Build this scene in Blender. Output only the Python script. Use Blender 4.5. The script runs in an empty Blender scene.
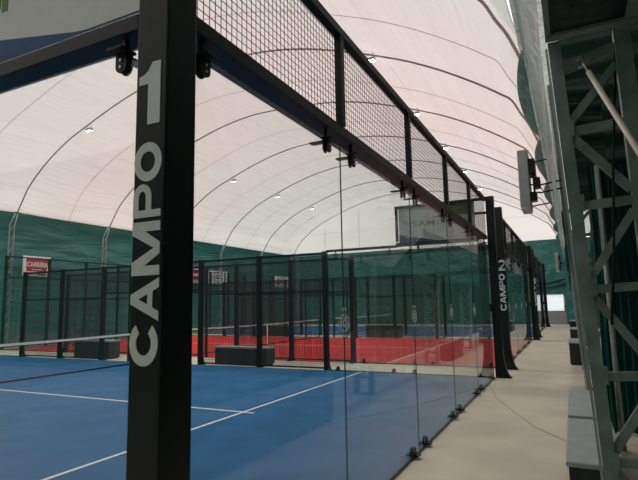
import bpy, bmesh, math, random
from mathutils import Vector, Matrix
random.seed(7)
S = bpy.context.scene
COL = S.collection

# ------------------------------------------------------------------ materials
def mat(name, col, rough=0.6, metal=0.0, noise=0.0, nscale=8.0, bump=0.0, bscale=30.0, spec=0.5, col2=None, detail=4.0):
    m = bpy.data.materials.new(name); m.use_nodes = True
    nt = m.node_tree; b = nt.nodes['Principled BSDF']
    b.inputs['Base Color'].default_value = (*col, 1)
    b.inputs['Roughness'].default_value = rough
    b.inputs['Metallic'].default_value = metal
    b.inputs['Specular IOR Level'].default_value = spec
    tc = nt.nodes.new('ShaderNodeTexCoord')
    if noise or col2:
        n = nt.nodes.new('ShaderNodeTexNoise'); n.inputs['Scale'].default_value = nscale
        n.inputs['Detail'].default_value = detail
        nt.links.new(tc.outputs['Object'], n.inputs['Vector'])
        r = nt.nodes.new('ShaderNodeValToRGB')
        c2 = col2 or tuple(c*(1-noise) for c in col)
        r.color_ramp.elements[0].position = 0.35; r.color_ramp.elements[1].position = 0.68
        r.color_ramp.elements[0].color = (*c2, 1); r.color_ramp.elements[1].color = (*col, 1)
        nt.links.new(n.outputs['Fac'], r.inputs['Fac']); nt.links.new(r.outputs['Color'], b.inputs['Base Color'])
    if bump:
        n2 = nt.nodes.new('ShaderNodeTexNoise'); n2.inputs['Scale'].default_value = bscale
        nt.links.new(tc.outputs['Object'], n2.inputs['Vector'])
        bp = nt.nodes.new('ShaderNodeBump'); bp.inputs['Strength'].default_value = bump; bp.inputs['Distance'].default_value = 0.02
        nt.links.new(n2.outputs['Fac'], bp.inputs['Height']); nt.links.new(bp.outputs['Normal'], b.inputs['Normal'])
    return m

def fabric(name, col, tcol, fac, stretch=(1, 1, 1), bscale=1.2, bdist=0.25, bstr=0.5, gloss=0.0, rough=0.4):
    """membrane: diffuse + translucent so daylight glows through it"""
    m = bpy.data.materials.new(name); m.use_nodes = True
    nt = m.node_tree; nt.nodes.clear()
    out = nt.nodes.new('ShaderNodeOutputMaterial')
    d = nt.nodes.new('ShaderNodeBsdfDiffuse'); t = nt.nodes.new('ShaderNodeBsdfTranslucent')
    mx = nt.nodes.new('ShaderNodeMixShader'); mx.inputs[0].default_value = fac
    tc = nt.nodes.new('ShaderNodeTexCoord'); mp = nt.nodes.new('ShaderNodeMapping')
    mp.inputs['Scale'].default_value = stretch
    n = nt.nodes.new('ShaderNodeTexNoise'); n.inputs['Scale'].default_value = bscale; n.inputs['Detail'].default_value = 5
    n.inputs['Distortion'].default_value = 0.4
    nt.links.new(tc.outputs['Object'], mp.inputs['Vector']); nt.links.new(mp.outputs['Vector'], n.inputs['Vector'])
    r = nt.nodes.new('ShaderNodeValToRGB')
    r.color_ramp.elements[0].position = 0.3; r.color_ramp.elements[1].position = 0.7
    r.color_ramp.elements[0].color = (*[c*0.93 for c in tcol], 1); r.color_ramp.elements[1].color = (*tcol, 1)
    nt.links.new(n.outputs['Fac'], r.inputs['Fac']); nt.links.new(r.outputs['Color'], t.inputs['Color'])
    d.inputs['Color'].default_value = (*col, 1)
    bp = nt.nodes.new('ShaderNodeBump'); bp.inputs['Strength'].default_value = bstr; bp.inputs['Distance'].default_value = bdist
    nt.links.new(n.outputs['Fac'], bp.inputs['Height'])
    for s in (d, t): nt.links.new(bp.outputs['Normal'], s.inputs['Normal'])
    nt.links.new(d.outputs[0], mx.inputs[1]); nt.links.new(t.outputs[0], mx.inputs[2])
    last = mx
    if gloss:
        g = nt.nodes.new('ShaderNodeBsdfGlossy'); g.inputs['Roughness'].default_value = rough
        nt.links.new(bp.outputs['Normal'], g.inputs['Normal'])
        m2 = nt.nodes.new('ShaderNodeMixShader'); m2.inputs[0].default_value = gloss
        nt.links.new(mx.outputs[0], m2.inputs[1]); nt.links.new(g.outputs[0], m2.inputs[2]); last = m2
    nt.links.new(last.outputs[0], out.inputs['Surface'])
    return m

def glass(name, tint):
    m = bpy.data.materials.new(name); m.use_nodes = True
    nt = m.node_tree; nt.nodes.clear()
    out = nt.nodes.new('ShaderNodeOutputMaterial')
    tr = nt.nodes.new('ShaderNodeBsdfTransparent'); tr.inputs['Color'].default_value = (*tint, 1)
    gl = nt.nodes.new('ShaderNodeBsdfGlossy'); gl.inputs['Roughness'].default_value = 0.0
    lw = nt.nodes.new('ShaderNodeLayerWeight'); lw.inputs['Blend'].default_value = 0.5
    pw = nt.nodes.new('ShaderNodeMath'); pw.operation = 'POWER'; pw.inputs[1].default_value = 5.0
    ma = nt.nodes.new('ShaderNodeMath'); ma.operation = 'MULTIPLY_ADD'; ma.inputs[1].default_value = 0.95; ma.inputs[2].default_value = 0.042
    nt.links.new(lw.outputs['Facing'], pw.inputs[0]); nt.links.new(pw.outputs[0], ma.inputs[0])
    mx = nt.nodes.new('ShaderNodeMixShader')
    nt.links.new(ma.outputs[0], mx.inputs[0]); nt.links.new(tr.outputs[0], mx.inputs[1]); nt.links.new(gl.outputs[0], mx.inputs[2])
    nt.links.new(mx.outputs[0], out.inputs['Surface'])
    return m

def emit(name, col, st):
    m = bpy.data.materials.new(name); m.use_nodes = True
    nt = m.node_tree; b = nt.nodes['Principled BSDF']
    b.inputs['Emission Color'].default_value = (*col, 1); b.inputs['Emission Strength'].default_value = st
    return m

M = dict(
    post=mat('powder_coat_black', (0.0055, 0.0122, 0.0112), 0.45, noise=0.15, nscale=3, bump=0.05, bscale=300, spec=0.25),
    wire=mat('wire_black', (0.012, 0.014, 0.014), 0.6, spec=0.2),
    fwire=mat('wire_galvanised_dark', (0.04, 0.05, 0.05), 0.6, spec=0.2),
    letter=mat('letter_vinyl', (0.60, 0.68, 0.68), 0.5, noise=0.08, nscale=20),
    zinc=mat('zinc_bolt', (0.5, 0.5, 0.5), 0.35, 0.9),
    gsteel=mat('galvanised_steel', (0.22, 0.30, 0.285), 0.5, 0.2, noise=0.35, nscale=6, bump=0.1, bscale=60),
    silver=mat('silver_tube', (0.42, 0.45, 0.44), 0.4, 0.5, noise=0.2, nscale=8),
    cream=mat('cream_pole', (0.55, 0.49, 0.40), 0.5, noise=0.15, nscale=10),
    floor=mat('concrete', (0.74, 0.675, 0.555), 0.75, noise=0.2, nscale=0.9, bump=0.25, bscale=14, spec=0.25, detail=9),
    blue=mat('turf_blue', (0.042, 0.165, 0.36), 0.9, noise=0.22, nscale=1.6, bump=0.6, bscale=160, spec=0.1, detail=9),
    red=mat('turf_red', (0.70, 0.055, 0.05), 0.9, noise=0.12, nscale=1.6, bump=0.6, bscale=160, spec=0.1, detail=9),
    line=mat('line_white', (0.75, 0.76, 0.76), 0.9, noise=0.1, nscale=12),
    tape=mat('net_tape', (0.72, 0.73, 0.72), 0.8, noise=0.08, nscale=10),
    green=fabric('green_tarpaulin', (0.027, 0.112, 0.098), (0.034, 0.142, 0.125), 0.2, (0.25, 1, 1.6), 1.0, 0.5, 0.9, gloss=0.04, rough=0.45),
    palegreen=fabric('veiled_green_tarpaulin', (0.13, 0.24, 0.21), (0.13, 0.25, 0.22), 0.3, (1, 1, 1), 3, 0.2, 0.8, gloss=0.06, rough=0.4),  # haze of the clear tarpaulin in front is put into this green
    white=fabric('white_membrane', (0.84, 0.775, 0.75), (0.90, 0.835, 0.815), 0.5, (0.10, 1.9, 0.9), 1.3, 0.25, 1.0),
    gable=fabric('white_gable', (0.80, 0.77, 0.74), (0.88, 0.86, 0.83), 0.5, (1, 0.25, 1), 0.8, 0.1, 0.35),
    tarp=fabric('clear_grey_tarpaulin', (0.62, 0.68, 0.65), (0.74, 0.80, 0.76), 0.6, (1.6, 1, 0.35), 3.0, 0.5, 1.0, gloss=0.2, rough=0.22),
    pleat=fabric('pleated_green', (0.012, 0.085, 0.07), (0.016, 0.10, 0.08), 0.2, (1, 1, 0.2), 2.0, 0.1, 0.5),
    darkwall=mat('dark_green_sheet', (0.010, 0.045, 0.037), 0.5, noise=0.4, nscale=2, bump=0.5, bscale=5),
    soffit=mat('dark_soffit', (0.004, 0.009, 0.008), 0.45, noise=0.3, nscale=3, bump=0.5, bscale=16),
    trim=mat('grey_frame', (0.22, 0.25, 0.24), 0.5, 0.2, noise=0.2, nscale=9),
    rib=mat('rib_steel', (0.30, 0.23, 0.22), 0.5, 0.3, noise=0.2, nscale=5),
    seam=mat('seam_welt', (0.62, 0.56, 0.545), 0.8),
    ribpole=mat('rib_pole_galvanised', (0.50, 0.53, 0.52), 0.4, 0.4, noise=0.2, nscale=5),
    benchtop=mat('bench_top', (0.36, 0.42, 0.42), 0.45, noise=0.14, nscale=7, bump=0.1, bscale=30),
    benchbody=mat('bench_body', (0.022, 0.026, 0.026), 0.5, noise=0.3, nscale=6),
    bench2=mat('bench_slate', (0.035, 0.05, 0.052), 0.6, noise=0.3, nscale=6),
    panel=mat('panel_grey', (0.30, 0.33, 0.32), 0.5, noise=0.12, nscale=6),
    bwhite=mat('banner_white', (0.62, 0.66, 0.645), 0.7, noise=0.08, nscale=4),
    bblue=mat('banner_blue', (0.02, 0.075, 0.19), 0.7, noise=0.15, nscale=6),
    bgreen=mat('banner_green', (0.12, 0.24, 0.035), 0.7, noise=0.15, nscale=6),
    sred=mat('sign_red', (0.38, 0.018, 0.028), 0.6, noise=0.1, nscale=6),
    swhite=mat('sign_white', (0.78, 0.79, 0.77), 0.6, noise=0.06, nscale=6),
    sdark=mat('sign_dark', (0.03, 0.05, 0.05), 0.6),
    sgrey=mat('sign_grey', (0.35, 0.38, 0.38), 0.6),
    emblem=mat('emblem_white', (0.86, 0.88, 0.87), 0.5),
    glassm=glass('clear_glass', (0.955, 0.985, 0.972)),
    gedge=mat('glass_joint', (0.015, 0.035, 0.03), 0.3),
    lamp=emit('lamp_on', (1.0, 0.97, 0.9), 25.0),
    lampd=emit('lamp_on_dim', (1.0, 0.98, 0.95), 2.6),
    doorpane=fabric('door_pane', (0.7, 0.74, 0.78), (0.92, 0.97, 1.0), 0.8, (1, 1, 1), 1, 0.02, 0.1),
    doorlow=mat('door_grey', (0.30, 0.32, 0.32), 0.6, noise=0.1, nscale=5),
)

# ------------------------------------------------------------------ mesh builder
class MB:
    def __init__(s): s.v = []; s.f = []
    def add(s, vs, fs):
        o = len(s.v); s.v += [tuple(v) for v in vs]; s.f += [tuple(i+o for i in f) for f in fs]; return s
    def box(s, x0, y0, z0, x1, y1, z1, bev=0.0):
        if x0 > x1: x0, x1 = x1, x0
        if y0 > y1: y0, y1 = y1, y0
        if z0 > z1: z0, z1 = z1, z0
        if bev <= 0:
            vs = [(x, y, z) for z in (z0, z1) for y in (y0, y1) for x in (x0, x1)]
            return s.add(vs, [(0, 2, 3, 1), (4, 5, 7, 6), (0, 1, 5, 4), (2, 6, 7, 3), (0, 4, 6, 2), (1, 3, 7, 5)])
        bm = bmesh.new(); bmesh.ops.create_cube(bm, size=1)
        for v in bm.verts:
            v.co = Vector(((x0+x1)/2+v.co.x*(x1-x0), (y0+y1)/2+v.co.y*(y1-y0), (z0+z1)/2+v.co.z*(z1-z0)))
        bmesh.ops.bevel(bm, geom=bm.edges[:], offset=bev, segments=2, affect='EDGES', profile=0.5)
        bm.verts.index_update()
        s.add([v.co[:] for v in bm.verts], [[v.index for v in f.verts] for f in bm.faces]); bm.free(); return s
    def tube(s, pts, r, n=8, cap=True):
        pts = [Vector(p) for p in pts]; rings = []
        up = Vector((0.13, 0.97, 0.21))
        for i, p in enumerate(pts):
            a = pts[max(0, i-1)]; b = pts[min(len(pts)-1, i+1)]
            t = (b-a).normalized()
            u = t.cross(up)
            if u.length < 1e-3: u = t.cross(Vector((1, 0, 0)))
            u.normalize(); w = t.cross(u)
            rr = r[i] if isinstance(r, (list, tuple)) else r
            rings.append([p + (u*math.cos(2*math.pi*k/n) + w*math.sin(2*math.pi*k/n))*rr for k in range(n)])
        vs = [v for ring in rings for v in ring]; fs = []
        for i in range(len(pts)-1):
            for k in range(n):
                fs.append((i*n+k, i*n+(k+1) % n, (i+1)*n+(k+1) % n, (i+1)*n+k))
        if cap:
            fs.append(tuple(range(n))[::-1]); fs.append(tuple((len(pts)-1)*n+k for k in range(n)))
        return s.add(vs, fs)
    def bar(s, a, b, w, h, up=(1, 0, 0)):
        """rectangular bar from a to b; w across, h along 'up'"""
        a = Vector(a); b = Vector(b); t = (b-a).normalized(); up = Vector(up)
        side = t.cross(up).normalized(); u2 = side.cross(t).normalized()
        vs = []
        for p in (a, b):
            for i, j in ((-1, -1), (1, -1), (1, 1), (-1, 1)):
                vs.append(p + side*(w/2*i) + u2*(h/2*j))
        return s.add(vs, [(3, 2, 1, 0), (4, 5, 6, 7), (0, 1, 5, 4), (1, 2, 6, 5), (2, 3, 7, 6), (3, 0, 4, 7)])
    def prism(s, poly, axis, a, b):
        """poly of 2D points in the two other axes (in order), extruded on axis from a to b"""
        def P(p, t):
            if axis == 0: return (t, p[0], p[1])
            if axis == 1: return (p[0], t, p[1])
            return (p[0], p[1], t)
        n = len(poly)
        vs = [P(p, a) for p in poly] + [P(p, b) for p in poly]
        fs = [tuple(range(n))[::-1], tuple(range(n, 2*n))] + [(i, (i+1) % n, n+(i+1) % n, n+i) for i in range(n)]
        return s.add(vs, fs)
    def grid(s, P, nu, nv):
        vs = [P(i/nu, j/nv) for i in range(nu+1) for j in range(nv+1)]
        fs = [(i*(nv+1)+j, (i+1)*(nv+1)+j, (i+1)*(nv+1)+j+1, i*(nv+1)+j+1) for i in range(nu) for j in range(nv)]
        return s.add(vs, fs)
    def build(s, name, m, parent=None, smooth=False):
        off = parent['_o'] if parent is not None else (0, 0, 0)
        me = bpy.data.meshes.new(name)
        me.from_pydata([(v[0]-off[0], v[1]-off[1], v[2]-off[2]) for v in s.v], [], s.f)
        bm = bmesh.new(); bm.from_mesh(me); bmesh.ops.recalc_face_normals(bm, faces=bm.faces[:]); bm.to_mesh(me); bm.free()
        if smooth:
            me.polygons.foreach_set('use_smooth', [True]*len(me.polygons))
        me.materials.append(M[m] if isinstance(m, str) else m)
        o = bpy.data.objects.new(name, me); COL.objects.link(o)
        o['_o'] = tuple(off)
        if parent is not None: o.parent = parent
        return o

def thing(name, label, cat, loc, group=None):
    o = bpy.data.objects.new(name, None); COL.objects.link(o)
    o.location = loc; o.empty_display_size = 0.1
    o['label'] = label; o['category'] = cat; o['_o'] = tuple(loc)
    if group: o['group'] = group
    return o
def tag(o, label, cat, group=None):
    o['label'] = label; o['category'] = cat
    if group: o['group'] = group
    return o
def struct(name, mb, m, smooth=False):
    o = mb.build(name, m, None, smooth); o['kind'] = 'structure'; return o

# ------------------------------------------------------------------ lettering
def ring_piece(a0, a1, t=0.24, n=22, cx=.5, cy=.5, rx=.5, ry=.5, tx=None):
    out = []; tx = tx or t
    for k in range(n):
        q0 = math.radians(a0+(a1-a0)*k/n); q1 = math.radians(a0+(a1-a0)*(k+1)/n)
        out.append([(cx+rx*math.cos(q0), cy+ry*math.sin(q0)), (cx+rx*math.cos(q1), cy+ry*math.sin(q1)),
                    (cx+(rx-tx)*math.cos(q1), cy+(ry-t)*math.sin(q1)), (cx+(rx-tx)*math.cos(q0), cy+(ry-t)*math.sin(q0))])
    return out
def glyph(c):
    if c == 'O': return ring_piece(0, 360, .235, 32, tx=.235)
    if c == 'C': return ring_piece(36, 324, .235, 28, tx=.235)
    if c == 'P': return [[(0, 0), (.2, 0), (.2, 1), (0, 1)], [(.2, .8), (.55, .8), (.55, 1), (.2, 1)], [(.2, .34), (.55, .34), (.55, .54), (.2, .54)]] + \
        ring_piece(-90, 90, .2, 14, .55, .67, .38, .33, .2)
    if c == 'A': return [[(0, 0), (.22, 0), (.61, 1), (.39, 1)], [(.78, 0), (1, 0), (.61, 1), (.39, 1)], [(.22, .22), (.78, .22), (.72, .4), (.28, .4)]]
    if c == 'M': return [[(0, 0), (.18, 0), (.18, 1), (0, 1)], [(.82, 0), (1, 0), (1, 1), (.82, 1)],
                         [(.18, 1), (.40, 0), (.56, 0), (.56, .0), (.18, .68)][:0] or [(.0, 1), (.40, 0), (.57, 0), (.24, 1)], [(1, 1), (.60, 0), (.43, 0), (.76, 1)]]
    if c == '1': return [[(.40, 0), (.93, 0), (.93, 1), (.58, 1), (.40, .87)], [(.0, .66), (.0, .79), (.25, .82), (.42, .88), (.42, .66)]]
    if c == '2':
        return ring_piece(-12, 165, .19, 16, .5, .72, .48, .28, .26) + [[(0.0, 0), (1, 0), (1, .19), (0.0, .19)], [(.0, .19), (.38, .19), (.97, .64), (.70, .60)]]
    if c == '3':
        return ring_piece(-70, 160, .17, 16, .48, .72, .46, .28, .26) + ring_piece(-160, 75, .17, 16, .48, .29, .50, .29, .26)
    return []
def put_letters(mb, word, X, org, ru, rv, su, sv, adv, th=0.003):
    """org (y,z); ru, rv direction (dy,dz) of the glyph's u and v axis; su, sv its size"""
    pos = 0; kk = 0
    for c in word:
        for poly in glyph(c):
            kk += 1
            pts = []
            for u, v in poly:
                uu = pos + u*su; vv = v*sv
                pts.append((org[0]+ru[0]*uu+rv[0]*vv, org[1]+ru[1]*uu+rv[1]*vv))
            mb.prism(pts, 0, X, X-th-.0001*(kk % 3))
        pos += adv
def font_text(txt, mname, parent, origin, ux, uy, size, name='lettering', bold=0.02, depth=0.002):
    cu = bpy.data.curves.new('t', 'FONT'); cu.body = txt; cu.size = 1; cu.offset = bold; cu.extrude = 0.01; cu.resolution_u = 3
    ob = bpy.data.objects.new('t', cu); COL.objects.link(ob)
    bpy.context.view_layer.update()
    me = bpy.data.meshes.new_from_object(ob.evaluated_get(bpy.context.evaluated_depsgraph_get()))
    ux = Vector(ux); uy = Vector(uy); uz = ux.cross(uy)
    mb = MB(); mb.v = [tuple(Vector(origin)+ux*v.co.x*size[0]+uy*v.co.y*size[1]+uz*v.co.z*(depth/0.01)) for v in me.vertices]
    mb.f = [tuple(p.vertices) for p in me.polygons]
    bpy.data.objects.remove(ob); bpy.data.curves.remove(cu); bpy.data.meshes.remove(me)
    return mb.build(name, mname, parent)

# ------------------------------------------------------------------ hall shell
PROF = [(20.30, 5.95), (19.95, 6.50), (19.60, 7.02), (18.95, 7.62), (18.2, 8.17), (17.2, 8.74), (16.2, 9.15), (14.6, 9.74), (13.0, 10.20),
        (11.4, 10.46), (10.0, 10.50), (8.6, 10.43), (7.2, 10.32), (5.8, 10.06), (4.4, 9.63), (2.7, 8.98), (1.7, 8.50), (0.95, 8.07),
        (0.22, 7.60), (-0.30, 7.22), (-0.56, 7.0), (-0.76, 6.6), (-0.95, 6.25), (-1.16, 5.7)]
def prof(t):
    x = t*(len(PROF)-1); i = min(int(x), len(PROF)-2); f = x-i
    p0 = PROF[max(i-1, 0)]; p1 = PROF[i]; p2 = PROF[i+1]; p3 = PROF[min(i+2, len(PROF)-1)]
    def cr(a, b, c, d): return b+0.5*f*(c-a+f*(2*a-5*b+4*c-d+f*(3*(b-c)+d-a)))
    return cr(p0[0], p1[0], p2[0], p3[0]), cr(p0[1], p1[1], p2[1], p3[1])
SP = 5.07
RX = [12.3+SP*k for k in range(-3, 5)] + [37.43]     # -2.9 ... 32.6, 37.43
RX = sorted(set(round(x, 2) for x in RX)); 
if abs(RX[-1]-RX[-2]) < 1: RX.pop(-2)
CEN = (9.5, 5.0)
XB = 37.6; XF = -8.0
def roof_pt(X, t, out=0.0):
    y, z = prof(t); dy, dz = y-CEN[0], z-CEN[1]; L = math.hypot(dy, dz)
    return (X, y+dy/L*out, z+dz/L*out)
def sag(X):
    for a, b in zip([XF]+RX, RX+[XB]):
        if a <= X <= b:
            s = (X-a)/(b-a) if b > a else 0; return 0.10 - 0.14*math.sin(math.pi*s)**0.8 if b-a > 1 else 0.1
    return 0.1
xs = sorted(set([XF]+[a+(b-a)*k/8 for a, b in zip([XF]+RX, RX+[XB]) for k in range(9)]+[XB]))
NT = 72
mb = MB()
T_SPLIT = 19.4/(len(PROF)-1)
def roof_strip(xlist, t0, t1, nt):
    m_ = MB(); vs = []; n = nt+1
    for X in xlist:
        for j in range(n): vs.append(roof_pt(X, t0+(t1-t0)*j/nt, sag(X)))
    fs = [(i*n+j, (i+1)*n+j, (i+1)*n+j+1, i*n+j+1) for i in range(len(xlist)-1) for j in range(nt)]
    return m_.add(vs, fs)
XR = RX[2]   # 7.23
near = [x for x in xs if x <= XR+1e-6]; far = [x for x in xs if x >= XR-1e-6]
rm = roof_strip(far, 0, 1, NT); m2 = roof_strip(near, 0, T_SPLIT, 60); rm.add(m2.v, m2.f)
struct('ceiling', rm, 'white', True)
struct('wall_right_upper', roof_strip(near, T_SPLIT, 1, 16), 'tarp', True)

# left wall of green tarpaulin
def lw(u, v):
    X = XF+(XB-XF)*u; z = 6.0*v
    y = 20.85 if z < 5.2 else 20.85-0.50*((z-5.2)/0.8)**1.3
    w = 0.5+0.5*math.cos(2*math.pi*(X-RX[0])/SP)
    return (X, y+0.10*(1-w)*math.sin(math.pi*min(1, z/5.5))+0.035*math.sin(z*5+2.2*math.sin(X*1.2)), z)
struct('wall_left', MB().grid(lw, 220, 26), 'green', True)
# back wall, green below and white gable above
gb = MB()
def bwall(u, v):
    y = 20.9-(24.0)*u; return (XB+0.05*math.sin(9*u*3)+0.03*math.sin(v*30+u*20), y, 5.95*v)
gb.grid(bwall, 120, 26)
dr0, dr1, dz1 = -1.18, 0.18, 2.05
# leave a doorway: drop faces in its rectangle
gb.f = [f for f in gb.f if not (all(dr0-.02 < gb.v[i][1] < dr1+.12 for i in f) and all(gb.v[i][2] < dz1+.02 for i in f))]
struct('wall_back', gb, 'green', True)
pts = [prof(j/60) for j in range(61)]
g2 = MB(); vs = []; fs = []
for j, (y, z) in enumerate(pts): vs += [(XB, y, 5.9), (XB, y, z+0.12)]
fs = [(2*j, 2*j+2, 2*j+3, 2*j+1) for j in range(60)]
g2.add(vs, fs)
struct('wall_back_gable', g2, 'gable')
sm = MB()
for y in (3.4, 6.4, 10.3, 14.0, 17.2):
    zt = min(p[1] for p in pts if abs(p[0]-y) < .8) - .1
    sm.box(XB-.03, y-.015, 6.0, XB-.01, y+.015, zt)
sm.box(XB-.03, 18.6, 7.75, XB-.01, .5, 7.77)
struct('trim_1', sm, 'seam')
# wall behind the camera
struct('wall_front', MB().grid(lambda u, v: (XF, 20.9-24.0*u, 6.0*v), 40, 8), 'green')
g3 = MB(); vs = []
for j, (y, z) in enumerate(pts): vs += [(XF, y, 5.9), (XF, y, z+0.12)]
g3.add(vs, fs); struct('wall_front_gable', g3, 'gable')

# right: clear grey tarpaulin drop from roof edge, gathered in folds
def rt(u, v):
    X = -3+(XB+3)*u; z = 5.85-(1.2 if X < 1.6 else 1.2+2.3*min(1, (X-1.6)/1.6) if X < 8 else 3.5-1.1*min(1, (X-8)/3))*v
    y = -1.16-0.30*min(1, v*5)-.10*v
    k = min(1, max(.25, (X-5)/8))
    y += k*(0.03*math.sin(X*7+3*math.sin(z*1.3))*min(1, v*4)+0.025*math.sin(z*4+X*2.1)*min(1, v*4))
    return (X, y, z)
struct('wall_right_tarpaulin', MB().grid(rt, 420, 36), 'tarp', True)
def rg(u, v):
    X = 9.5+(XB-9.5)*u; z = 3.47-1.25*v
    return (X, -1.57-.03*v+.03*math.sin(X*5+2*math.sin(X*1.7)), z)
struct('wall_right_valance', MB().grid(rg, 420, 8), 'green', True)
# green scalloped openings, one in each bay
lens = MB()
for a, b in zip(RX[2:-1], RX[3:]):
    xm0 = a-0.55; xm1 = b-0.7; n = 20
    for k in range(n):
        def P(s):
            X = xm0+(xm1-xm0)*s; bul = math.sin(math.pi*s)**.7
            return (X, -1.215, 5.62-.18*bul), (X, -1.20+0.24*bul, 5.66+.02*bul)
        p, q_ = P(k/n); r_, w_ = P((k+1)/n)
        lens.add([p, r_, w_, q_], [(0, 1, 2, 3)])
struct('trim_2', lens, 'palegreen', True)
# side bay beyond the columns
struct('wall_right', MB().grid(lambda u, v: (XF+(XB-XF)*u, -3.05+0.05*math.sin(u*400), 6.2*v), 500, 4), 'darkwall', True)
struct('ceiling_side_bay', MB().grid(lambda u, v: (XF+(XB-XF)*u, -3.1+1.95*v, 6.15-.42*v), 40, 4), 'tarp')
struct('floor', MB().box(XF, -3.2, -0.2, XB+.4, 21.1, 0.0), 'floor')

struct('wall_side_bay', MB().grid(lambda u, v: (5.95+.04*math.sin(v*60), -1.72-1.4*u, 2.9+3.3*v), 6, 160), 'darkwall', True)
# exit door in the back wall
dm = MB()
dm.box(XB-.06, dr0-.06, 0, XB+.06, dr0, dz1+.06); dm.box(XB-.06, dr1, 0, XB+.06, dr1+.06, dz1+.06); dm.box(XB-.06, dr0, dz1, XB+.06, dr1, dz1+.06)
dm.box(XB-.04, (dr0+dr1)/2-.02, .9, XB+.04, (dr0+dr1)/2+.02, .94)
d = struct('door_1', dm, 'trim')
def child(mbx, nm, m, par): return mbx.build(nm, m, par)
child(MB().box(XB-.02, dr0, .92, XB+.02, dr1, dz1), 'pane', 'doorpane', d)
child(MB().box(XB-.03, dr0, 0, XB+.03, dr1, .92), 'lower_panel', 'doorlow', d)
w = struct('window_1', MB().box(XB-.07, .43, .80, XB-.03, .65, .86).box(XB-.07, .43, 1.95, XB-.03, .65, 2.0).box(XB-.07, .43, .8, XB-.03, .48, 2.0).box(XB-.07, .62, .8, XB-.03, .65, 2.0), 'trim')
child(MB().box(XB-.06, .48, .86, XB-.04, .62, 1.95), 'pane', 'doorpane', w)
tag(MB().grid(lambda u, v: (XB-.25-.06*math.sin(v*9+u*3), 1.6-2.9*u, 3.15-.5*v-.25*math.sin(math.pi*u)), 20, 10).build('gathered_curtain', 'green', None, True),
    'dark green curtain gathered in a roll above the bright exit door', 'curtain')

LAMP = 260
# ------------------------------------------------------------------ ribs, floodlights
ordn = ['first', 'second', 'third', 'fourth', 'fifth', 'sixth', 'seventh', 'eighth', 'ninth']
RIBWHERE = ['rib behind the camera', 'rib over the CAMPO 1 post', 'rib at the top right corner, nearest visible',
            'rib landing left of the CARRERA sign', 'rib landing between CARRERA and CAMPO 1',
            'rib landing behind the CAMPO 1 post', 'rib landing beside the white GC sign', 'second rib from the white gable', 'last rib against the white gable']
for i, X in enumerate(RX):
    w_ = RIBWHERE[i]
    t = thing('arch_rib', 'curved steel roof ' + w_, 'roof rib', (X, 20.62, 0), 'steel arch ribs of the membrane roof')
    path = [(X, 20.30, 5.93)]
    for j in range(1, 88): path.append(roof_pt(X, j/87, 0.0))
    MB().tube(path, 0.028, 8).build('arch', 'rib', t, True)
    for s in (0, .26):
        pass
    MB().tube([(X-.09, 20.66, 0), (X-.09, 20.64, 5.45), (X-.05, 20.34, 5.93)], 0.032, 8).build('pole', 'ribpole', t, True)
    MB().tube([(X+.12, 20.66, 0), (X+.12, 20.64, 5.40), (X+.05, 20.34, 5.93)], 0.032, 8).build('pole', 'ribpole', t, True)
    bm_ = MB()
    for k in range(11):
        z = .3+.48*k
        bm_.tube([(X-.09, 20.65, z), (X+.12, 20.65, z+.36)], .012, 5)
    bm_.build('pole_lacing', 'ribpole', t)
    if i >= 1 and i < 8:
        for side, (y, z) in enumerate(((15.85, 9.09), (3.42, 9.16))):
            sd = 'left' if side == 0 else 'right'
            L = thing('floodlight', 'small lit floodlight, %s half of roof, %s' % (sd, w_), 'floodlight', (X, y, z), 'floodlights clipped under the roof ribs')
            MB().tube([(X, y-.09, z+.16), (X, y-.11, z+.02), (X, y+.11, z+.02), (X, y+.09, z+.16)], .012, 6).build('bracket', 'trim', L)
            MB().box(X-.09, y-.17, z-.10, X+.05, y+.17, z-.01, .02).build('housing', 'trim', L)
            MB().box(X-.08, y-.15, z-.125, X+.04, y+.15, z-.102, .006).build('lens', 'lamp' if side else 'lampd', L)
            ld = bpy.data.lights.new('lamp', 'SPOT'); ld.energy = LAMP; ld.spot_size = math.radians(150); ld.spot_blend = .6; ld.shadow_soft_size = .18; ld.color = (1, .97, .92)
            lo = bpy.data.objects.new('lamp', ld); COL.objects.link(lo); lo.parent = L; lo.location = (0, 0, -.2)
sw = MB()
for a, b in zip(RX[:-1], RX[1:]):
    X = (a+b)/2
    sw.tube([roof_pt(X, j/87, sag(X)-0.01) for j in range(88)], 0.010, 5)
struct('trim_3', sw, 'seam', True)

# ------------------------------------------------------------------ court parts
def wires(mbx, plane, c, a0, a1, z0, z1, step=0.05, th=0.004):
    """square welded mesh; plane 'x' (X=c, a along Y) or 'y' (Y=c, a along X)"""
    n = int(round((a1-a0)/step)); h = th/2
    def bx(p0, q0, p1, q1, o=0):
        if plane == 'y': mbx.box(p0, c-h+o, q0, p1, c+h+o, q1)
        else: mbx.box(c-h+o, p0, q0, c+h+o, p1, q1)
    for i in range(n+1):
        a = a0+(a1-a0)*i/n; bx(a-h, z0, a+h, z1)
    m_ = int(round((z1-z0)/step))
    for i in range(m_+1):
        z = z0+(z1-z0)*i/m_; bx(a0, z-h, a1, z+h, th)
    return mbx

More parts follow.
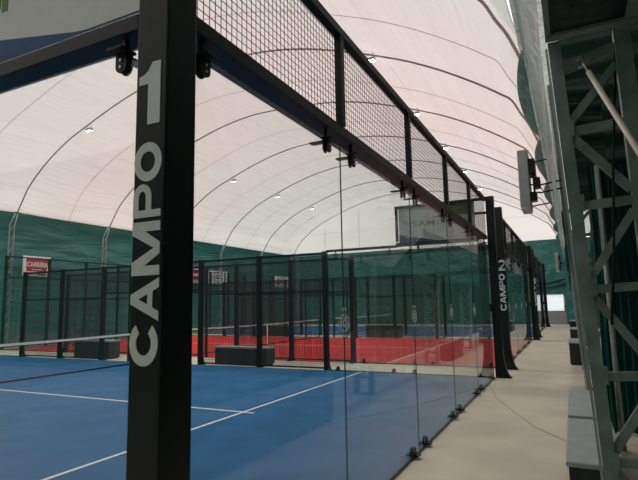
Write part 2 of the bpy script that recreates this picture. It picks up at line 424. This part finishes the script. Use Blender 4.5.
def flared_post(X0, Y0, w, h, dirn, label, group=None, big=True, fl=.15):
    """square column whose foot sweeps outwards along dirn=(dx,dy)"""
    t = thing('steel_post', label, 'post', (X0+w/2, Y0+w/2, 0), group)
    dd = w if not big else .17
    s = MB(); s.box(X0, Y0, 0.0, X0+w, Y0+dd, h, 0.008 if big else 0.004)
    s.build('column', 'post', t)
    fz = .72 if big else .34
    prof_ = [(0, 0), (fl, 0), (fl, .015)] + [(fl*(1-math.sin(a))**1.0*1.0, .015+(fz-.015)*(1-math.cos(a))) for a in [math.pi/2*k/10 for k in range(1, 11)]]
    f = MB()
    if dirn[1]:
        sy = Y0 if dirn[1] < 0 else Y0+w
        f.prism([(sy+dirn[1]*p[0], p[1]) for p in prof_], 0, X0+.004, X0+w-.004)
    else:
        sx = X0 if dirn[0] < 0 else X0+w
        f.prism([(sx+dirn[0]*p[0], p[1]) for p in prof_], 1, Y0+.004, Y0+w-.004)
    f.build('flared_foot', 'post', t)
    return t

def clampb(plane, a, c, z, up=False):
    """glass clip: rounded plate with a fixing block"""
    m_ = MB(); n = 10
    r = .037; hh = .115 if up else .09
    pts = [(a-r, z), (a+r, z)]
    if up:   # hangs down from the beam, rounded lower end
        pts = [(a+r, z), (a-r, z)] + [(a+r*math.cos(q), z-hh+r+r*math.sin(q)) for q in [math.pi+math.pi*k/n for k in range(n+1)]]
    else:
        pts = [(a-r, z), (a+r, z)] + [(a+r*math.cos(q), z+hh-r+r*math.sin(q)) for q in [math.pi*k/n for k in range(n+1)]]
    for s in (-.022, .012):
        m_.prism(pts, 1 if plane == 'y' else 0, c+s, c+s+.010)
    b = .05
    z0, z1 = (z-.012, z) if up else (z, z+.018)
    if plane == 'y': m_.box(a-b, c-.07, z0, a+b, c+.03, z1)
    else: m_.box(c-.07, a-b, z0, c+.03, a+b, z1)
    if up:
        if plane == 'y': m_.box(a-.012, c-.01, z, a+.012, c+.02, z+.088).box(a-.03, c-.01, z-.03, a+.03, c+.14, z-.018)
        else: m_.box(c-.01, a-.012, z, c+.02, a+.012, z+.072).box(c-.01, a-.03, z-.03, c+.11, a+.03, z-.018)
    return m_
def bolts(plane, a, c, z, par):
    for dz in (-.05, -.085):
        m_ = MB()
        if plane == 'y': m_.tube([(a, c-.028, z+dz), (a, c-.020, z+dz)], .007, 8)
        else: m_.tube([(c-.028, a, z+dz), (c-.020, a, z+dz)], .007, 8)
        m_.build('bolt', 'zinc', par)

def glass_panel(plane, c, a0, a1, h, label, group, emblem=False, detail=True, tops=True):
    loc = ((a0+a1)/2, c, 0) if plane == 'y' else (c, (a0+a1)/2, 0)
    t = thing('glass_panel', label, 'glass panel', loc, group)
    g = .0012
    if plane == 'y': MB().box(a0+g, c-.005, .03, a1-g, c+.005, h).build('pane', 'glassm', t)
    else: MB().box(c-.005, a0+g, .03, c+.005, a1-g, h).build('pane', 'glassm', t)
    j = MB()
    for a in (a0+.0007, a1-.0007):
        if plane == 'y': j.box(a-.0007, c-.0052, .03, a+.0007, c+.0055, h)
        else: j.box(c-.0052, a-.0007, .03, c+.0052, a+.0007, h)
    if plane == 'y': j.box(a0, c-.012, .0, a1, c+.012, .03)
    else: j.box(c-.012, a0, .0, c+.012, a1, .03)
    j.build('edge_seal', 'gedge', t)
    if detail:
        for a in (a0+.25, a1-.25):
            cl = clampb(plane, a, c, 0.03).build('floor_clamp', 'post', t)
            if tops:
                cu = clampb(plane, a, c, h, True).build('top_clamp', 'post', t)
                bolts(plane, a, c, h, cu)
    if emblem:
        e = MB(); y = c-.0085; ca = a1
        def ring(cx, cz, ro, ri, a_0=0, a_1=360, n=20):
            for k in range(n):
                q0 = math.radians(a_0+(a_1-a_0)*k/n); q1 = math.radians(a_0+(a_1-a_0)*(k+1)/n)
                e.prism([(cx+ro*math.cos(q0), cz+ro*math.sin(q0)), (cx+ro*math.cos(q1), cz+ro*math.sin(q1)),
                         (cx+ri*math.cos(q1), cz+ri*math.sin(q1)), (cx+ri*math.cos(q0), cz+ri*math.sin(q0))], 1, y, y+.0015)
        ring(ca, 1.49, .078, .058, 105, 255, 12); ring(ca, 1.49, .078, .058, 285, 435, 12)
        ring(ca, 1.49, .034, .018)
        for dx in (-.026, .026):
            e.box(ca+dx-.014, y, 1.585, ca+dx+.014, y+.0015, 1.61); e.box(ca+dx-.010, y, 1.375, ca+dx+.010, y+.0015, 1.405)
        e.box(ca-.045, y, 1.375, ca+.045, y+.0015, 1.384)
        e.build('round_emblem', 'emblem', t)
    return t

def fence_panel(X, y0, y1, label, group, th=.005):
    t = thing('mesh_fence_panel', label, 'fence panel', (X, (y0+y1)/2, 0), group)
    wires(MB(), 'x', X, y0+.02, y1-.02, .06, 2.93, .05, th).build('wire_mesh', 'fwire', t)
    f = MB()
    f.box(X-.02, y0, .04, X+.02, y1, .08); f.box(X-.03, y0, 2.92, X+.03, y1, 2.98); f.box(X-.015, y0, 1.98, X+.015, y1, 2.01)
    f.build('frame', 'post', t)
    return t

def banner(X, y0, y1, z0, z1, label, word, end_y, thick=.004, front=-1):
    t = thing('banner', label, 'banner', (X, (y0+y1)/2, z0), None)
    MB().box(X-thick, y0, z0, X, y1, z1).build('banner_sheet', 'bwhite', t)
    e = X-thick
    def wave(y):   # blue swoosh height over the bottom edge
        s = (y-y0)/(y1-y0); return .012+.36*max(0, s-.27)
    n = 24; b = MB()
    for k in range(n):
        ya = y0+(y1-y0)*k/n; yb = y0+(y1-y0)*(k+1)/n
        b.prism([(ya, z0), (yb, z0), (yb, z0+wave(yb)), (ya, z0+wave(ya))], 0, e-.001, e)
    b.build('blue_wave', 'bblue', t)
    return t, e

COURTS = [(0.0, 'blue', 'near blue court', '1'), (11.75, 'red', 'red court', '2'), (23.5, 'blue', 'far blue court', '3')]
for ci, (X0, colr, cn, dig) in enumerate(COURTS):
    X1 = X0+10
    det = ci < 2
    # playing surface
    t = thing('artificial_turf', '%s artificial turf of the %s court, behind the CAMPO %s post' % (colr, ('nearest', 'middle', 'farthest')[ci], dig), 'artificial turf', (X0+5, 10, 0))
    MB().box(X0+.03, .03, .0, X1-.03, 19.97, .012).build('carpet', colr, t)
    for y in (3.05, 16.95): MB().box(X0+.05, y-.025, .012, X1-.05, y+.025, .0145).build('court_line', 'line', t)
    MB().box(X0+4.975, 2.85, .0125, X0+5.025, 17.15, .015).build('court_line', 'line', t)
    # net
    t = thing('padel_net', 'low black net with white top tape across the %s' % cn, 'net', (X0+5, 10, 0), 'court nets')
    def nz(x): return .92-.04*(1-((x-X0-5)/5)**2)
    nm = MB(); step = .05 if ci == 0 else .1
    n = int(9.8/step)
    for k in range(n+1):
        x = X0+.1+9.8*k/n; nm.box(x-.0012, 9.9988, .02, x+.0012, 10.0012, nz(x)-.03)
    for k in range(1, int(.88/step)):
        z = step*k; nm.box(X0+.1, 10.0012, z-.0012, X1-.1, 10.0036, z+.0012)
    nm.build('net_mesh', 'wire', t)
    tp = MB()
    for k in range(20):
        xa = X0+.1+9.8*k/20; xb = X0+.1+9.8*(k+1)/20
        tp.prism([(xa, nz(xa)-.055), (xb, nz(xb)-.055), (xb, nz(xb)), (xa, nz(xa))], 1, 9.993, 10.007)
    tp.build('net_tape', 'tape', t)
    MB().box(X0+.1, 9.99, .013, X1-.1, 10.01, .05).build('bottom_band', 'wire', t)
    MB().box(X0+4.97, 9.991, .013, X0+5.03, 10.009, .87).build('center_strap', 'tape', t)
    for x in (X0+.06, X1-.06): MB().tube([(x, 10, .012), (x, 10, .96)], .035, 10).build('post', 'post', t)
    # ---------------- walkway side (Y=0)
    ps = flared_post(X0-.22, -.20, .185, 4.0, (0, -1), 'tall black post lettered CAMPO %s' % dig + (', largest in the foreground' if ci == 0 else ' beside the walkway'), 'flared corner posts on the walkway')
    lm_ = MB()
    for ch, u0, wd in (('C', 0, .176), ('A', .176, .170), ('M', .356, .218), ('P', .592, .150), ('O', .742, .165)):
        put_letters(lm_, ch, X0-.22, (-.185, 1.41+u0), (0, 1), (1, 0), wd, .150, 0)
    lm_.build('lettering', 'letter', ps)
    l2 = MB(); put_letters(l2, dig, X0-.22, (-.050, 2.395), (-1, 0), (0, 1), .128 if ci == 0 else .16, .27, 1); l2.build('court_number', 'letter', ps)
    if ci > 0:
        s_ = MB()
        for k in range(11): s_.box(X0-.222, -.038, 1.5+.075*k, X0-.2195, -.033, 1.5+.075*k+.055)
        s_.build('fine_print', 'letter', ps)
        MB().box(X0-.222, -.048, 2.62, X0-.2195, -.034, 2.82).build('red_label', 'sred', ps)
    pe = flared_post(X1+.03, -.20, .20, 4.0, (0, -1), 'plain black flared post where walkway glass of the %s ends' % cn, 'flared corner posts on the walkway')
    MB().box(X1+.0, -.10, 1.42, X1+.05, -.0, 1.60, .008).build('lock_box', 'post', pe)
    for k in range(5):
        a0 = X0+2*k; a1 = a0+2
        glass_panel('y', .0, a0, a1, 2.93, 'clear glass panel, %s beyond the CAMPO %s post along the walkway' % (ordn[k], dig),
                    'glass panels of the walkway walls', emblem=(k < 4 and det), detail=True)
    bt = thing('steel_beam', 'long black beam over the walkway glass beyond the CAMPO %s post' % dig, 'beam', (X0+5, .07, 3.0), 'steel beams over the glass')
    MB().box(X0-.02, -.03, 3.02, X0+10.03, .165, 3.107, .006).build('beam_tube', 'post', bt)
    if ci == 0:
        MB().box(X0-.02, -.035, 3.107, X0+.12, .165, 3.15, .004).build('beam_bracket', 'post', bt)
    ft = thing('overhead_mesh_fence', 'black wire mesh guard above the walkway glass beyond CAMPO %s post' % dig, 'mesh fence', (X0+5, .03, 3.12), 'mesh guards over the glass')
    MB().box(X0-.02, -.05, 3.89, X0+10.03, .025, 3.965, .005).build('top_rail', 'post', ft)
    for k in range(1, 5): MB().box(X0+2*k-.035, -.045, 3.107, X0+2*k+.035, .015, 3.89).build('upright', 'post', ft)
    for k in range(5):
        a0 = X0+2*k+.035; a1 = X0+2*k+1.965
        wires(MB(), 'y', -.015, a0, a1, 3.115, 3.885, .05 if det else .1, .0034).build('wire_mesh', 'wire', ft)
    # ---------------- sides X0 and X1
    for si, X in enumerate((X0, X1)):
        sn = 'near side' if si == 0 else 'far side'
        xc = X
        hid = (ci == 2 and si == 1)
        sl = '%s, %s' % (cn, sn)
        glass_panel('x', xc, .04, 2.0, 2.91, 'clear glass panel beside the walkway corner post, %s' % sl, 'side wall glass panels', detail=det)
        glass_panel('x', xc, 2.0, 3.94, 2.91, 'clear glass panel next to the mesh fence, %s' % sl, 'side wall glass panels', detail=det)
        b = thing('steel_beam', 'short black steel beam over the corner glass, %s' % sl, 'beam', (X, 1, 3.0), 'steel beams over the glass')
        ex = (X-.035, X+.12) if si == 0 else (X-.12, X+.035)
        MB().box(ex[0], .165, 2.985, ex[1], 2.06, 3.07, .006).build('beam_tube', 'post', b)
        MB().box(xc-.03, 2.06, 2.97, xc+.03, 3.94, 3.03).build('end_rail', 'post', b)
        f = thing('overhead_mesh_fence', 'black framed wire mesh square above the corner glass, %s' % sl, 'mesh fence', (X, 1, 3.1), 'mesh guards over the glass')
        xm = X+.06 if si == 0 else X-.06
        MB().box(xm-.025, .03, 3.90, xm+.025, 2.06, 3.96).build('top_rail', 'post', f)
        MB().box(xm-.025, 2.0, 3.10, xm+.025, 2.06, 3.90).build('upright', 'post', f)
        wires(MB(), 'x', xm-.02 if si else xm, .2, 2.0, 3.11, 3.89, .05 if det else .1, .0042).build('wire_mesh', 'wire', f)
        if ci == 0 and si == 0:
            t, e = banner(X-.03, .05, 1.98, 3.072, 3.94, 'pale banner with blue wave and green word ending, mounted left of CAMPO 1 post', '', 0)
            font_text('er', 'bgreen', t, (e-.0015, 1.46, 3.40), (0, -1, 0), (0, 0, 1), (.36, .36), bold=.03)
        if ci == 0 and si == 1:
            t, e = banner(X-.037, .2, 1.98, 2.99, 3.93, 'pale banner with green lettering and blue wave behind mesh at far corner of blue court', '', 0)
            font_text('SAMOPA', 'bgreen', t, (e-.0015, 1.66, 3.44), (0, -1, 0), (0, 0, 1), (.30, .19), bold=.01)
            MB().prism([(.24, 3.90), (1.12, 3.90), (1.02, 3.74), (.62, 3.64), (.24, 3.62)], 0, e-.0015, e).build('green_corner', 'bgreen', t)
            MB().box(e-.003, 1.50, 3.19, e-.0012, 1.82, 3.21).box(e-.003, 1.55, 3.23, e-.0012, 1.75, 3.245).build('small_caption', 'swhite', t)
            lw2 = MB()
            for k in range(6): lw2.prism([(1.05-.1*k, 3.16), (.99-.1*k, 3.16), (.95-.1*k, 3.23), (1.01-.1*k, 3.23)], 0, e-.003, e-.0012)
            lw2.build('white_stripes', 'swhite', t)
        if ci == 2 and si == 1: continue
        # posts and mesh up to the far wall
        for yy in (4, 6, 8, 12, 14, 16):
            flared_post(X-.06, yy-.06, .12, 3.0, (1 if si else -1, 0), 'slim black fence post, %s from the walkway, %s' % ({4: 'first', 6: 'second', 8: 'third', 12: 'fourth', 14: 'fifth', 16: 'sixth'}[yy], sl),
                        'slim posts of the side fences', big=False, fl=.12)
        for y0, y1, nm_ in ((4.06, 5.94, 'nearest the glass'), (6.06, 7.94, 'just before the gate gap'), (12.06, 13.94, 'just past the gate gap'), (14.06, 15.94, 'farthest along')):
            fence_panel(X, y0, y1, 'wire mesh fence panel %s, %s' % (nm_, sl), 'side fence mesh panels', .0068 if det else .007)
        gr = thing('gate_rail', 'black overhead rail above the gate gap at the net, %s' % sl, 'rail', (X, 10, 2.9), 'rails over the gate gaps')
        MB().box(X-.03, 8.06, 2.92, X+.03, 11.94, 2.98).build('rail', 'post', gr)
        MB().box(X-.03, 8.06, 2.10, X+.03, 11.94, 2.15).build('rail', 'post', gr)
        wires(MB(), 'x', X, 8.06, 11.94, 2.15, 2.92, .05, .005).build('wire_mesh', 'wire', gr)
        for yy in (9.2, 10.8): MB().box(X-.035, yy-.035, 0, X+.035, yy+.035, 2.94).build('upright', 'post', gr)
        if not (ci == 0 and si == 0):
            glass_panel('x', xc, 16.06, 18.0, 3.0, 'clear glass panel past the last mesh fence, %s' % sl, 'side wall glass panels', detail=False)
            glass_panel('x', xc, 18.0, 19.85, 3.0, 'clear glass panel at the back corner, %s' % sl, 'side wall glass panels', detail=False)
    # ---------------- far back wall (Y=20)
    if ci > 0:
        for k in range(5):
            glass_panel('y', 19.94, X0+2*k+.05, X0+2*k+1.95, 3.0, 'clear rear glass panel, %s from the left, %s' % (ordn[k], cn), 'far back wall glass panels', detail=False)
        bm2 = thing('rear_court_frame', 'black steel frame and mesh around rear glass of the %s' % cn, 'frame', (X0+5, 20, 0), 'far back wall frames')
        MB().box(X0, 19.9, 3.0, X1, 20.0, 3.08).build('beam_tube', 'post', bm2)
        MB().box(X0, 19.93, 3.92, X1, 19.98, 3.97).build('top_rail', 'post', bm2)
        for k in range(6): MB().box(X0+2*k-.05, 19.9, 0, X0+2*k+.05, 20.0, 3.97).build('upright', 'post', bm2)
        wires(MB(), 'y', 19.95, X0+.05, X1-.05, 3.1, 3.9, .1, .006).build('wire_mesh', 'wire', bm2)

# ------------------------------------------------------------------ benches between the courts
def slate_bench(x0, y0, x1, y1, h, label):
    t = thing('bench', label, 'bench', ((x0+x1)/2, (y0+y1)/2, 0), 'dark benches between the courts')
    MB().box(x0, y0, h-.05, x1, y1, h, .01).build('seat', 'benchtop', t)
    MB().box(x0+.02, y0+.03, .04, x1-.02, y1-.03, h-.05).build('body', 'bench2', t)
    for y in (y0+.12, y1-.12): MB().box(x0+.04, y-.04, 0, x1-.04, y+.04, .04).build('foot', 'bench2', t)
slate_bench(10.28, 5.95, 10.78, 7.75, .50, 'dark slatted box bench between blue and red courts, right of the CAMPO 1 post')
slate_bench(10.28, 11.98, 10.78, 13.68, .60, 'dark box bench between blue and red courts, left of the CAMPO 1 post')
slate_bench(22.05, 5.85, 22.55, 7.65, .62, 'dark box bench beyond the red court, seen through its side fence')
slate_bench(22.05, 11.98, 22.55, 13.68, .60, 'dark box bench beyond the red court past its net')

# walkway benches: grey lid, dark body
def walk_bench(x0, y0, x1, y1, h, label):
    t = thing('storage_bench', label, 'bench', ((x0+x1)/2, (y0+y1)/2, 0), 'grey topped benches along the walkway')
    MB().box(x0, y0, h-.035, x1, y1, h, .008).build('lid', 'benchtop', t)
    MB().box(x0+.015, y0+.02, .03, x1-.015, y1-.015, h-.035).build('body', 'benchbody', t)
    for x in (x0+.08, x1-.08): MB().box(x-.03, y0+.04, 0, x+.03, y1-.04, .03).build('foot', 'benchbody', t)
walk_bench(2.06, -1.86, 3.44, -1.52, .60, 'grey topped storage bench nearest the camera, beside the lattice column')
walk_bench(3.56, -1.86, 5.06, -1.52, .60, 'grey topped storage bench second in line, right behind the nearest bench')
walk_bench(12.9, -1.86, 14.4, -1.46, .58, 'dark storage bench halfway down the walkway by the right side columns')
walk_bench(19.6, -1.86, 21.1, -1.46, .58, 'dark storage bench farther down the walkway, small in the distance')
walk_bench(28.0, -1.80, 29.5, -1.40, .58, 'dark storage bench farthest down the walkway, near the exit door')

# ------------------------------------------------------------------ lattice columns on the right
def column(X, det, label, top=3.22):
    t = thing('lattice_column', label, 'lattice column', (X, -1.85, 0), 'steel lattice columns along the walkway')
    def yl(z): return -1.645-(3.22-z)*.0435   # left chord
    def yr(z): return -1.965-(0.018*(3.22-z))
    LY = lambda z: yl(z)
    MB().bar((X, LY(0), 0), (X, LY(top), top), .068, .068).build('chord', 'gsteel', t)
    MB().bar((X, yr(0)-.04, 0), (X, yr(top)-.04, top), .085, .085).build('chord', 'gsteel', t)
    MB().bar((X+.055, LY(0)+.045, 0), (X+.055, LY(top)+.045, top), .014, .03).build('lit_face_strip', 'silver', t)  # pale strip added to stand for the chord's lit left face
    zs = [2.66, 2.20, 1.71, 1.22, .76, .30]
    for z in zs:
        MB().bar((X+.01, LY(z)-.03, z-.012), (X+.01, yr(z), z+.0), .048, .048).build('brace', 'gsteel', t)
    MB().bar((X+.01, LY(3.08)-.03, 3.05), (X+.01, yr(3.1), 3.12), .06, .06).build('brace', 'gsteel', t)
    dg = [((0, 2.70), (1, 3.02)), ((0, 2.62), (1, 2.26)), ((1, 2.14), (0, 1.76)), ((0, 1.66), (1, 1.28)), ((1, 1.16), (0, .80)), ((0, .70), (1, .34))]
    for (s0, z0), (s1, z1) in dg:
        y0 = LY(z0)-.03 if s0 == 0 else yr(z0); y1 = LY(z1)-.03 if s1 == 0 else yr(z1)
        MB().bar((X+.012, y0, z0), (X+.012, y1, z1), .045, .045).build('brace', 'gsteel', t)
    MB().box(X-.12, -2.12, 0, X+.12, -1.72, .015).build('base_plate', 'gsteel', t)
    if det:
        gp = MB()
        for z in zs: gp.box(X-.037, LY(z)-.05, z-.05, X-.034, LY(z)-.0, z+.05)
        gp.build('gusset_plate', 'gsteel', t)
    return t
column(1.6, True, 'big grey green steel lattice column nearest the camera, at the right edge')
for i, X in enumerate(RX[2:-1]):
    w_ = ['carrying the large grey panel box', 'just before the distant storage bench', 'third in the row behind the nearest', 'fourth in the row behind the nearest', 'carrying the small distant panel box', 'last before the exit door'][i]
    column(X+.0, False, 'dim steel lattice column by the walkway, ' + w_, 5.2)
# soffit box above the near column
t = thing('overhead_duct', 'black underside of a long boxed duct with grey frame, top right corner', 'duct', (0, -1.85, 3.24))
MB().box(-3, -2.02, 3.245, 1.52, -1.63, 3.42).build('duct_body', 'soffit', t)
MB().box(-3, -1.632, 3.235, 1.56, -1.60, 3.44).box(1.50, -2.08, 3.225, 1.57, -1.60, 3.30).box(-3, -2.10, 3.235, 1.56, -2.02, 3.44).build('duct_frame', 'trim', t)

# pleated curtain behind the near column
def pc(u, v):
    s = u*1.12; y = -1.93-s; z = 3.35*v+.02
    return (5.65+.05*math.sin(s*2*math.pi/.085)+.02*math.sin(z*1.2+s*9), y+.012*math.sin(z*2+s*5), z)
tag(MB().grid(pc, 340, 14).build('pleated_curtain', 'pleat', None, True), 'dark green curtain in narrow vertical pleats behind the nearest lattice column', 'curtain')
def rc(u, v):
    z = 3.38+.9*v
    return (5.2+.05*math.sin(v*30+2*u), -1.74-.38*u+.01*math.sin(v*17), z)
tag(MB().grid(rc, 12, 60).build('bunched_tarpaulin', 'darkwall', None, True), 'dark green tarpaulin bunched in horizontal folds high behind the nearest lattice column', 'tarpaulin')
tag(MB().tube([(4.9, -2.02, 0), (4.9, -2.0, 3.2)], .03, 8).build('vertical_pipe', 'silver', None, True), 'thin galvanised upright pipe behind the nearest lattice column, in front of the curtain', 'pipe')
tag(MB().tube([(1.62, -1.99, 3.3), (1.56, -1.90, 2.4), (1.5, -1.86, 1.9), (1.52, -1.82, 1.5)], .008, 6).build('hanging_cable', 'wire', None, True), 'thin black cable hanging down through the nearest lattice column', 'cable')

# leaning cream pole with hook
t = thing('hooked_pole', 'cream pole with a metal hook leaning across the nearest lattice column', 'pole', (.45, -2.30, 0))
A = Vector((1.50, -1.791, 3.019)); B = Vector((.90, -1.948, 2.304)); D = (B-A)
END = A + D*(A.z/(A.z-B.z))*1.0
MB().tube([A+D*.13, A+D*1.0, END], .0145, 10).build('shaft', 'cream', t, True)
MB().tube([A+D*.14, A+D*.02, A+Vector((0, .0, .05)), A+Vector((0, .03, .02))], .008, 8).build('hook', 'silver', t, True)
MB().tube([A+D*.06+Vector((0, .035, 0)), A+D*.04, A+D*.03+Vector((0, -.035, .03))], .006, 6).build('hook', 'silver', t, True)

# panel boxes bracketed off the columns
def pbox(X, label, chord_y=-1.62):
    t = thing('panel_box', label, 'panel box', (X, -1.06, 3.15), 'grey panel boxes on the columns')
    MB().box(X-.10, -1.14, 3.16, X+.45, -.98, 4.13, .015).build('casing', 'panel', t)
    MB().box(X-.095, -1.13, 3.13, X+.44, -.99, 3.17).build('lower_rim', 'silver', t)
    MB().box(X-.05, -1.24, 3.72, X+.3, -1.14, 3.98, .01).box(X-.03, -1.30, 3.50, X+.22, -1.19, 3.66, .01).box(X, -1.24, 3.28, X+.2, -1.14, 3.42, .01).box(X+.02, -1.22, 3.30, X+.06, -1.19, 3.85).build('rear_mount', 'post', t)
    for z in (3.42, 3.55): MB().tube([(X, -1.14, z), (X+.02, -1.30, z-.02), (X, -1.64, z+.02)], .014, 8).build('bracket_arm', 'post', t)
    for z in (3.20, 3.94): MB().tube([(X+.1, -1.14, z), (X+.1, -1.42, z+.03)], .011, 6).build('bracket_arm', 'post', t)
pbox(7.2, 'flat grey panel box held on black bracket arms high over the walkway, large')
pbox(27.5, 'flat grey panel box on brackets, small in the distance near the exit door')

# ------------------------------------------------------------------ sponsor signs by the left wall
def sign(x0, x1, z0, z1, label):
    t = thing('wall_sign', label, 'sign', ((x0+x1)/2, 20.5, z0), 'sponsor signs high on the left wall')
    MB().box(x0, 20.49, z0, x1, 20.52, z1, .004).build('board', 'swhite', t)
    MB().tube([(x0+.1, 20.53, z1-.1), (x0+.1, 20.66, z1-.1)], .012, 6).tube([(x1-.1, 20.53, z1-.1), (x1-.1, 20.66, z1-.1)], .012, 6).build('standoff', 'zinc', t)
    return t
t = sign(12.82, 14.18, 3.18, 4.10, 'white framed red sign reading CARRERA on the green left wall')
MB().prism([(12.98, 3.98), (14.08, 3.98), (13.98, 3.40), (13.00, 3.40)], 1, 20.489, 20.486).build('red_field', 'sred', t)
font_text('CARRERA', 'swhite', t, (13.01, 20.484, 3.62), (1, 0, 0), (0, 0, 1), (.235, .30), bold=.03)
MB().box(13.25, 20.484, 3.47, 13.75, 20.486, 3.50).build('fine_print', 'swhite', t)
MB().box(13.55, 20.486, 3.24, 13.95, 20.489, 3.30).build('fine_print', 'sdark', t)
t = sign(23.75, 25.4, 3.20, 4.18, 'red and white sign partly hidden right behind the CAMPO 1 post')
MB().box(23.85, 20.486, 3.42, 25.28, 20.489, 4.08).build('red_field', 'sred', t)
MB().box(24.0, 20.483, 3.66, 25.15, 20.486, 3.84).build('white_band', 'swhite', t)
t = sign(25.85, 28.05, 3.22, 4.12, 'white sign with dark glyphs beside the red and white one')
ca = MB()
for cx, cz in ((26.15, 3.85), (26.42, 3.62), (26.12, 3.45)):
    ca.tube([(cx+.13*math.cos(a), 20.487, cz+.10*math.sin(a)) for a in [.6+k*.45 for k in range(11)]], .022, 6)
ca.build('logo', 'sdark', t)
font_text('GC', 'sdark', t, (26.75, 20.487, 3.56), (1, 0, 0), (0, 0, 1), (.52, .42), bold=.03)
MB().box(27.75, 20.486, 3.25, 27.85, 20.489, 4.09).build('dark_stripe', 'sdark', t)
t = sign(34.6, 36.9, 3.16, 4.10, 'small pale grey sign farthest along the left wall near the gable corner')
MB().box(35.9, 20.486, 3.16, 36.0, 20.489, 4.1).build('dark_stripe', 'sdark', t)
MB().tube([(35.25+.26*math.cos(a*.4), 20.487, 3.63+.22*math.sin(a*.4)) for a in range(17)], .035, 6).build('logo', 'sdark', t)
MB().box(36.1, 20.486, 3.5, 36.8, 20.489, 3.6).box(36.1, 20.486, 3.75, 36.8, 20.489, 3.85).build('fine_print', 'sgrey', t)

# cable on the walkway floor
import mathutils
cp = [(9.0, -.05, .006), (7.6, -.35, .006), (6.5, -.75, .006), (5.6, -1.1, .006), (5.0, -1.5, .006)]
tag(MB().tube(cp, .003, 6).build('floor_cable', 'trim', None, True), 'thin dark cable lying across the beige floor towards the nearest benches', 'cable')

# ------------------------------------------------------------------ light and camera
W = bpy.data.worlds.new('World'); S.world = W; W.use_nodes = True
bg = W.node_tree.nodes['Background']; bg.inputs['Color'].default_value = (1.0, 0.972, 0.945, 1); bg.inputs['Strength'].default_value = 1.0
for x in (7.2, 17.4, 27.6):     # the rib floodlights' own glow
    pass
S.view_settings.view_transform = 'Standard'; S.view_settings.look = 'None'
S.view_settings.gamma = 1; S.view_settings.exposure = 0.6; S.view_settings.use_curve_mapping = False

f, cx, cy, cz, yw, pt, rl = 507.015, -1.732, -1.634, 1.637, 0.458365, 0.127124, -0.018126
F = Vector((math.cos(pt)*math.cos(yw), math.cos(pt)*math.sin(yw), math.sin(pt)))
Rt = F.cross(Vector((0, 0, 1))).normalized(); U = Rt.cross(F)
c_, s_ = math.cos(rl), math.sin(rl)
R2 = Rt*c_+U*s_; U2 = -Rt*s_+U*c_
cam = bpy.data.cameras.new('camera'); co = bpy.data.objects.new('camera', cam); COL.objects.link(co)
cam.sensor_width = 36; cam.lens = f/638*36; cam.clip_start = .05; cam.clip_end = 200
mtx = Matrix(((R2.x, U2.x, -F.x, cx), (R2.y, U2.y, -F.y, cy), (R2.z, U2.z, -F.z, cz), (0, 0, 0, 1)))
co.matrix_world = mtx
S.camera = co
S.cycles.max_bounces = 16; S.cycles.diffuse_bounces = 10; S.cycles.glossy_bounces = 6; S.cycles.transmission_bounces = 12; S.cycles.transparent_max_bounces = 48
for o in bpy.data.objects:
    if '_o' in o: del o['_o']
